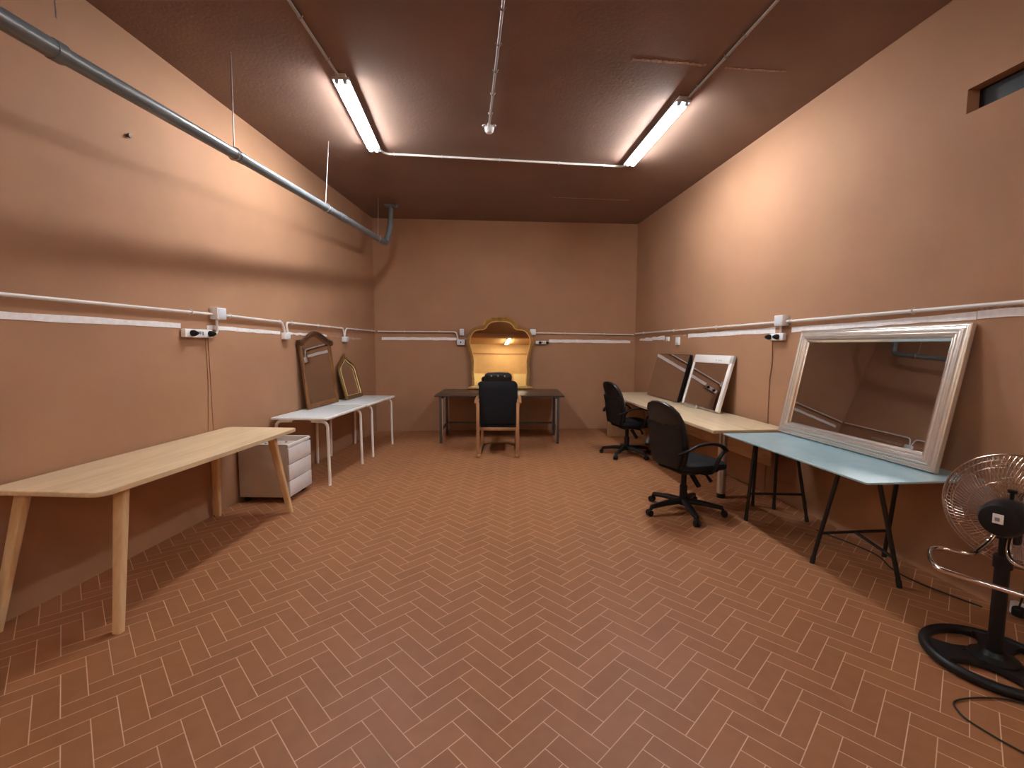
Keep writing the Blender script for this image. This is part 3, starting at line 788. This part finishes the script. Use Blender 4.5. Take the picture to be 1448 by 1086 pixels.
# ------------------------------------------------------------------ office chairs
def office_chair(label, loc, rz, base_ang):
    r = thing('office_chair', label, 'office chair', loc, rz, 'black swivel chairs at the long desk')
    # backrest: outline in (y, height), leaning back
    out = []
    prof = [(0, .17), (.06, .205), (.16, .225), (.30, .228), (.42, .222), (.50, .20), (.555, .15), (.58, .08)]
    out = [(y, z) for z, y in prof] + [(0, .588)] + [(-y, z) for z, y in prof[::-1]]
    def f(v):   # v.x = y, v.y = height, v.z = thickness towards the front
        h = v.y
        x = -.205 - .19 * (h - .0) - .10 * (max(0, h - .35)) ** 1.2 + .035 * sin(h / .58 * pi) + v.z + .30 * v.x * v.x
        return (x, v.x, .455 + h * .985)
    bm = B(); pad(bm, out, .055, .022, f, .012); link('backrest', bm, M_leather, r)
    sh = [(y * 1.0, z) for y, z in out]
    low = [(y, z) for y, z in [(.165, .0), (.20, .07), (.222, .17), (.226, .28), (.222, .385)]]
    sh = low + [(-y, z) for y, z in low[::-1]]
    bm = B(); pad(bm, sh, .02, .008, lambda v: f(Vector((v.x, v.y, v.z - .024)))); link('back_shell', bm, M_black, r)
    seat = rrect(.50, .49, .11, 7)
    def fs(v): return (v.x + .06, v.y, .425 + v.z + .02 * max(0, -v.x) - .09 * max(0, v.x - .15) ** 1.3)
    bm = B(); pad(bm, seat, .065, .026, fs, .012); link('seat', bm, M_blackfab, r)
    bm = B(); pad(bm, rrect(.42, .43, .10, 6), .02, .008, lambda v: (v.x + .04, v.y, .407 + v.z)); link('seat_pan', bm, M_black, r)
    for s in (-1, 1):
        pts = smooth_path([(-.245, s * .215, .60), (-.20, s * .26, .632), (-.10, s * .275, .675), (.04, s * .275, .682), (.15, s * .27, .655), (.215, s * .265, .605)], 6)
        bm = B(); tube(bm, pts, .021, 10, flat=.62); 
        tube(bm, smooth_path([(.205, s * .265, .61), (.16, s * .265, .575), (.115, s * .262, .50), (.085, s * .245, .425), (.06, s * .19, .41)], 5), .018, 8, flat=.8)
        link('armrest', bm, M_black, r)
    bm = B(); box(bm, (.0, 0, .39), (.18, .14, .04), .012); link('mechanism', bm, M_black, r)
    bm = B(); tube(bm, [(.05, -.05, .385), (.13, -.13, .37), (.12, -.20, .33)], [.010, .012, .016], 8); cyl(bm, (.06, -.02, .36), (.12, -.06, .24), .022, 10); link('lever', bm, M_black, r)
    bm = B(); cyl(bm, (0, 0, .10), (0, 0, .25), .034, 16); cyl(bm, (0, 0, .25), (0, 0, .39), .024, 16); link('gas_column', bm, M_black, r)
    bm = B(); lathe(bm, [(.0, .075), (.05, .078), (.055, .11), (.04, .135), (0, .135)], 18); link('hub', bm, M_black, r)
    for k in range(5):
        a = base_ang + k * 2 * pi / 5; d = Vector((cos(a), sin(a), 0))
        bm = B(); tube(bm, [d * .03 + Vector((0, 0, .108)), d * .18 + Vector((0, 0, .10)), d * .325 + Vector((0, 0, .078)), d * .335 + Vector((0, 0, .055))], [.036, .031, .024, .017], 10, flat=.8)
        o = link('base_leg', bm, M_black, r)
        e = Vector((-d.y, d.x, 0)); c = d * .345 + Vector((0, 0, .0275))
        bm = B()
        for s in (-1, 1): cyl(bm, c + e * s * .004, c + e * s * .023, .0275, 16)
        cyl(bm, c - d * .008 + Vector((0, 0, .005)), c - d * .008 + Vector((0, 0, .045)), .008, 8)
        link('castor', bm, M_black, o)
    return r
office_chair('black office swivel chair with armrests, nearer of the two by the glass desk', (1.56, 4.02, 0), R(20), R(196 - 20))
office_chair('black office swivel chair with armrests, farther of the two by the back wall', (1.595, 6.20, 0), R(16), R(160 - 16))

# ------------------------------------------------------------------ armchair at the dark desk
r = thing('armchair', 'black padded armchair with wooden frame seen from behind at the dark desk', 'armchair', (-.19, 6.42, 0), 0)
bo = rrect(.535, .62, .07, 6, 0, .31)
fb = lambda v: (v.x, -.21 - .10 * v.y + v.z + .0 * v.x, .40 + v.y * 1.02)
bm = B(); pad(bm, bo, .085, .03, fb, .012); link('backrest', bm, M_blackfab, r)
hb = [(.185, 0), (.19, .09), (.175, .125), (.14, .145), (0, .15)]
ho = hb + [(-x, y) for x, y in hb[-2::-1]]
bm = B(); pad(bm, ho, .07, .025, lambda v: (v.x, -.262 + v.z, 1.0 + v.y), .012); o = link('headrest', bm, M_leather, r)
for x in (-.09, 0, .09):
    bm = B(); lathe(bm, [(.012, 0), (.010, .006), (0, .008)], 10, Matrix.Translation((x, -.278, 1.10)) @ Matrix.Rotation(pi / 2, 4, 'X')); link('button', bm, M_grey, o)
bm = B(); pad(bm, rrect(.50, .52, .05, 5), .11, .035, lambda v: (v.x, v.y + .06, .33 + v.z), .015); link('seat', bm, M_blackfab, r)
for s in (-1, 1):
    bm = B(); box(bm, (s * .268, -.385, .375), (.042, .05, .75), .008); link('rear_post', bm, M_chairwood, r)
    bm = B(); box(bm, (s * .255, .36, .375), (.042, .05, .75), .008); link('front_post', bm, M_chairwood, r)
    bm = B(); tube(bm, smooth_path([(s * .285, -.40, .745), (s * .29, -.2, .775), (s * .288, .1, .778), (s * .285, .4, .755)], 5), .032, 10, flat=.5); link('armrest', bm, M_chairwood, r)
    bm = B(); box(bm, (s * .26, -.01, .024), (.042, .84, .046), .01); link('runner', bm, M_chairwood, r)
bm = B(); box(bm, (0, -.30, .375), (.52, .03, .04), .006); link('back_rail', bm, M_chairwood, r)
bm = B(); box(bm, (0, .33, .33), (.50, .03, .05), .006); link('front_rail', bm, M_chairwood, r)

# ------------------------------------------------------------------ standing fan
fx, fy = 2.285, 2.03
r = thing('standing_fan', 'large chrome pedestal fan on a black ring base at the right edge', 'fan', (fx, fy, 0), 0)
def blob(bm, loops, z0, z1): pass
bm = B()
tube(bm, [(.245 * cos(a), .245 * sin(a), .024) for a in [2 * pi * k / 48 for k in range(48)]], .023, 12, closed=True)
link('base_ring', bm, M_black, r)
for k in range(3):
    a = R(160) + k * 2 * pi / 3; bm = B(); d = Vector((cos(a), sin(a), 0)); e = Vector((-d.y, d.x, 0))
    secs = [(.02, .085), (.07, .065), (.13, .055), (.19, .075), (.235, .12)]
    lo = []; 
    for t, ww in secs: lo.append([bm.verts.new(d * t + e * s * ww + Vector((0, 0, z))) for s, z in ((-1, .012), (1, .012), (1, .038), (-1, .038))])
    for p, q in zip(lo, lo[1:]):
        for i in range(4): bm.faces.new((p[i], p[(i + 1) % 4], q[(i + 1) % 4], q[i]))
    bm.faces.new(lo[0]); bm.faces.new(lo[-1])
    link('base_spoke', bm, M_black, r)
bm = B(); lathe(bm, [(.095, .02), (.09, .045), (.05, .055), (.036, .075), (0, .076)], 28); link('base_hub', bm, M_black, r)
bm = B(); cyl(bm, (0, 0, .05), (0, 0, .50), .027, 20); cyl(bm, (0, 0, .48), (0, 0, .535), .034, 20); cyl(bm, (0, 0, .53), (0, 0, .64), .020, 16); link('pole', bm, M_black, r)
# head axis
ax = Vector((cos(R(27)), sin(R(27)), .03)).normalized()
hc = Vector((.012, .0, .728))
Q = ax.to_track_quat('Z', 'Y').to_matrix().to_4x4()
HM = Matrix.Translation(hc) @ Q
bm = B(); lathe(bm, [(0, -.135), (.040, -.134), (.068, -.125), (.080, -.10), (.084, -.04), (.080, .0), (.05, .02), (0, .022)], 28, HM); link('motor', bm, M_black, r)
bm = B(); box(bm, (0, 0, 0), (.035, .10, .06), .012, mtx=Matrix.Translation(hc + Vector((0, 0, -.095))))
cyl(bm, hc + Vector((-.0, 0, -.12)), hc + Vector((0, 0, -.06)), .022, 14); link('neck', bm, M_black, r)
bm = B(); cyl(bm, hc + Vector((-.01, -.01, .075)), hc + Vector((-.015, -.015, .115)), .008, 10); lathe(bm, [(.016, 0), (.018, .012), (0, .016)], 12, Matrix.Translation(hc + Vector((-.015, -.015, .112)))); link('oscillation_knob', bm, M_black, r)
bm = B(); box(bm, (0, 0, 0), (.036, .044, .003), .001, mtx=HM @ Matrix.Translation((-.0, .012, -.1365))); o = link('sticker', bm, M_box, r)
bm = B(); box(bm, (0, 0, 0), (.016, .016, .002), .0005, mtx=HM @ Matrix.Translation((.002, .010, -.1385))); link('print', bm, M_grey, o)
RF = .268; zg = .085
bm = B()
tube(bm, [HM @ Vector((RF * cos(a), RF * sin(a), zg)) for a in [2 * pi * k / 72 for k in range(72)]], .0048, 8, closed=True)
tube(bm, [HM @ Vector((RF * cos(a), RF * sin(a), zg + .012)) for a in [2 * pi * k / 72 for k in range(72)]], .004, 8, closed=True)
link('guard_rim', bm, M_wire, r)
def guard(sign, name):
    bm = B(); NW = 84
    for k in range(NW):
        a = 2 * pi * k / NW; pts = []
        for j in range(7):
            t = j / 6; rad = .075 + (RF - .075) * t; bulge = .075 * (1 - t ** 3)
            aa = a + .25 * t
            pts.append(HM @ Vector((rad * cos(aa), rad * sin(aa), zg + sign * bulge)))
        tube(bm, pts, .0014, 5, caps=False)
    for rad in (.075, .15, .215, .245):
        t = (rad - .075) / (RF - .075)
        tube(bm, [HM @ Vector((rad * cos(a), rad * sin(a), zg + sign * .075 * (1 - t ** 3))) for a in [2 * pi * k / 60 for k in range(60)]], .002, 6, closed=True)
    if sign > 0: lathe(bm, [(0, zg + .078), (.075, zg + .075), (.075, zg + .07), (0, zg + .07)], 28, HM)
    return link(name, bm, M_wire, r)
guard(-1, 'rear_guard'); guard(1, 'front_guard')
for k in range(3):
    bm = B(); a0 = 2 * pi * k / 3 + R(250); grid = []
    for i in range(8):
        rad = .03 + .205 * i / 7; row = []
        for j in range(8):
            f = j / 7 - .5; wd = R(72) * (1 - .15 * (i / 7))
            aa = a0 + f * wd; row.append((rad * cos(aa), rad * sin(aa), zg + .028 - .055 * f * (.5 + i / 9)))
        grid.append(row)
    t0 = [[bm.verts.new(HM @ Vector(p)) for p in row] for row in grid]; t1 = [[bm.verts.new(HM @ (Vector(p) + Vector((0, 0, .002)))) for p in row] for row in grid]
    for i in range(7):
        for j in range(7):
            bm.faces.new((t0[i][j], t0[i + 1][j], t0[i + 1][j + 1], t0[i][j + 1])); bm.faces.new((t1[i][j], t1[i + 1][j], t1[i + 1][j + 1], t1[i][j + 1]))
    for i in range(7):
        for j in (0, 7): bm.faces.new((t0[i][j], t0[i + 1][j], t1[i + 1][j], t1[i][j]))
        for j in (0, 7): bm.faces.new((t0[j][i], t0[j][i + 1], t1[j][i + 1], t1[j][i]))
    link('blade', bm, M_blade, r)
# chrome tube loop round the pole
lp = [(2.27, 2.045, .665), (2.235, 2.05, .60), (2.16, 2.03, .562), (2.09, 2.00, .56), (2.03, 2.05, .56), (1.97, 2.05, .56), (1.90, 1.985, .56), (1.835, 1.895, .56), (1.825, 1.855, .56), (1.845, 1.81, .56), (1.91, 1.707, .56), (2.02, 1.55, .56), (2.10, 1.50, .56), (2.19, 1.55, .56), (2.27, 1.70, .56), (2.25, 1.80, .56), (2.20, 1.90, .56), (2.24, 1.97, .58), (2.29, 2.01, .645)]
bm = B(); tube(bm, [Vector(p) - Vector((fx, fy, 0)) for p in smooth_path(lp, 6)], .0105, 12); link('chrome_loop', bm, M_chrome, r)
# socket with plug low on the right wall and cables
r = wallbox('wall_socket', 'white socket low on the right wall behind the fan pole', 'socket', PR, 2.37, .055, .13, .07, .035, RR, face=False)
bm = B(); box(bm, (.06, -.0, .004), (.05, .05, .055), .012); link('plug', bm, M_black, r)
cb = [(2.21, 1.74, .006), (2.15, 1.795, .006), (2.077, 1.818, .006), (1.971, 1.819, .006), (1.894, 1.806, .006), (1.862, 1.787, .006), (1.846, 1.756, .006), (1.837, 1.709, .006), (1.855, 1.647, .006), (1.879, 1.59, .006), (1.93, 1.52, .006), (2.1, 1.42, .006)]
bm = B(); tube(bm, smooth_path(cb, 5), .0035, 8); tag(link('power_cable', bm, M_cable), 'black cable looped on the floor in front of the fan base', 'cable')
cb = [(2.50, 3.60, .006), (2.532, 3.506, .006), (2.615, 3.284, .006), (2.634, 3.127, .006), (2.574, 2.936, .006), (2.60, 2.75, .006), (2.72, 2.5, .006)]
bm = B(); tube(bm, smooth_path(cb, 5), .0045, 8); tag(link('power_cable', bm, M_cable), 'black cable on the floor beneath the glass desk', 'cable')
cb = [PR(2.37, .06, .07), PR(2.36, .20, .05), PR(2.33, .45, .02), PR(2.31, .62, .012)]
bm = B(); tube(bm, smooth_path(cb, 5), .0045, 8); tag(link('power_cable', bm, M_cable), 'black cable rising up the right wall behind the fan pole', 'cable')

# ------------------------------------------------------------------ camera and view
cam = bpy.data.cameras.new('camera'); co = bpy.data.objects.new('camera', cam); COL.objects.link(co)
cam.sensor_width = 36; cam.lens = 36 * 640 / 1448; cam.sensor_fit = 'HORIZONTAL'; cam.clip_start = .05
p, rl = .082624, .002243
Rv = Vector((1, 0, 0)); F = Vector((0, cos(p), -sin(p))); U = Rv.cross(F)
R2 = Rv * cos(rl) + U * sin(rl); U2 = U * cos(rl) - Rv * sin(rl)
mw = Matrix((R2, U2, -F)).transposed().to_4x4(); mw.translation = (0, 0, 1.5)
co.matrix_world = mw
SC.camera = co
w = bpy.data.worlds.new('world'); SC.world = w; w.use_nodes = True
w.node_tree.nodes['Background'].inputs[0].default_value = (.02, .016, .013, 1)
w.node_tree.nodes['Background'].inputs[1].default_value = .2
SC.view_settings.view_transform = 'Standard'; SC.view_settings.look = 'None'
SC.view_settings.gamma = 1; SC.view_settings.exposure = 1.58
SC.cycles.max_bounces = 10; SC.cycles.diffuse_bounces = 6; SC.cycles.glossy_bounces = 6
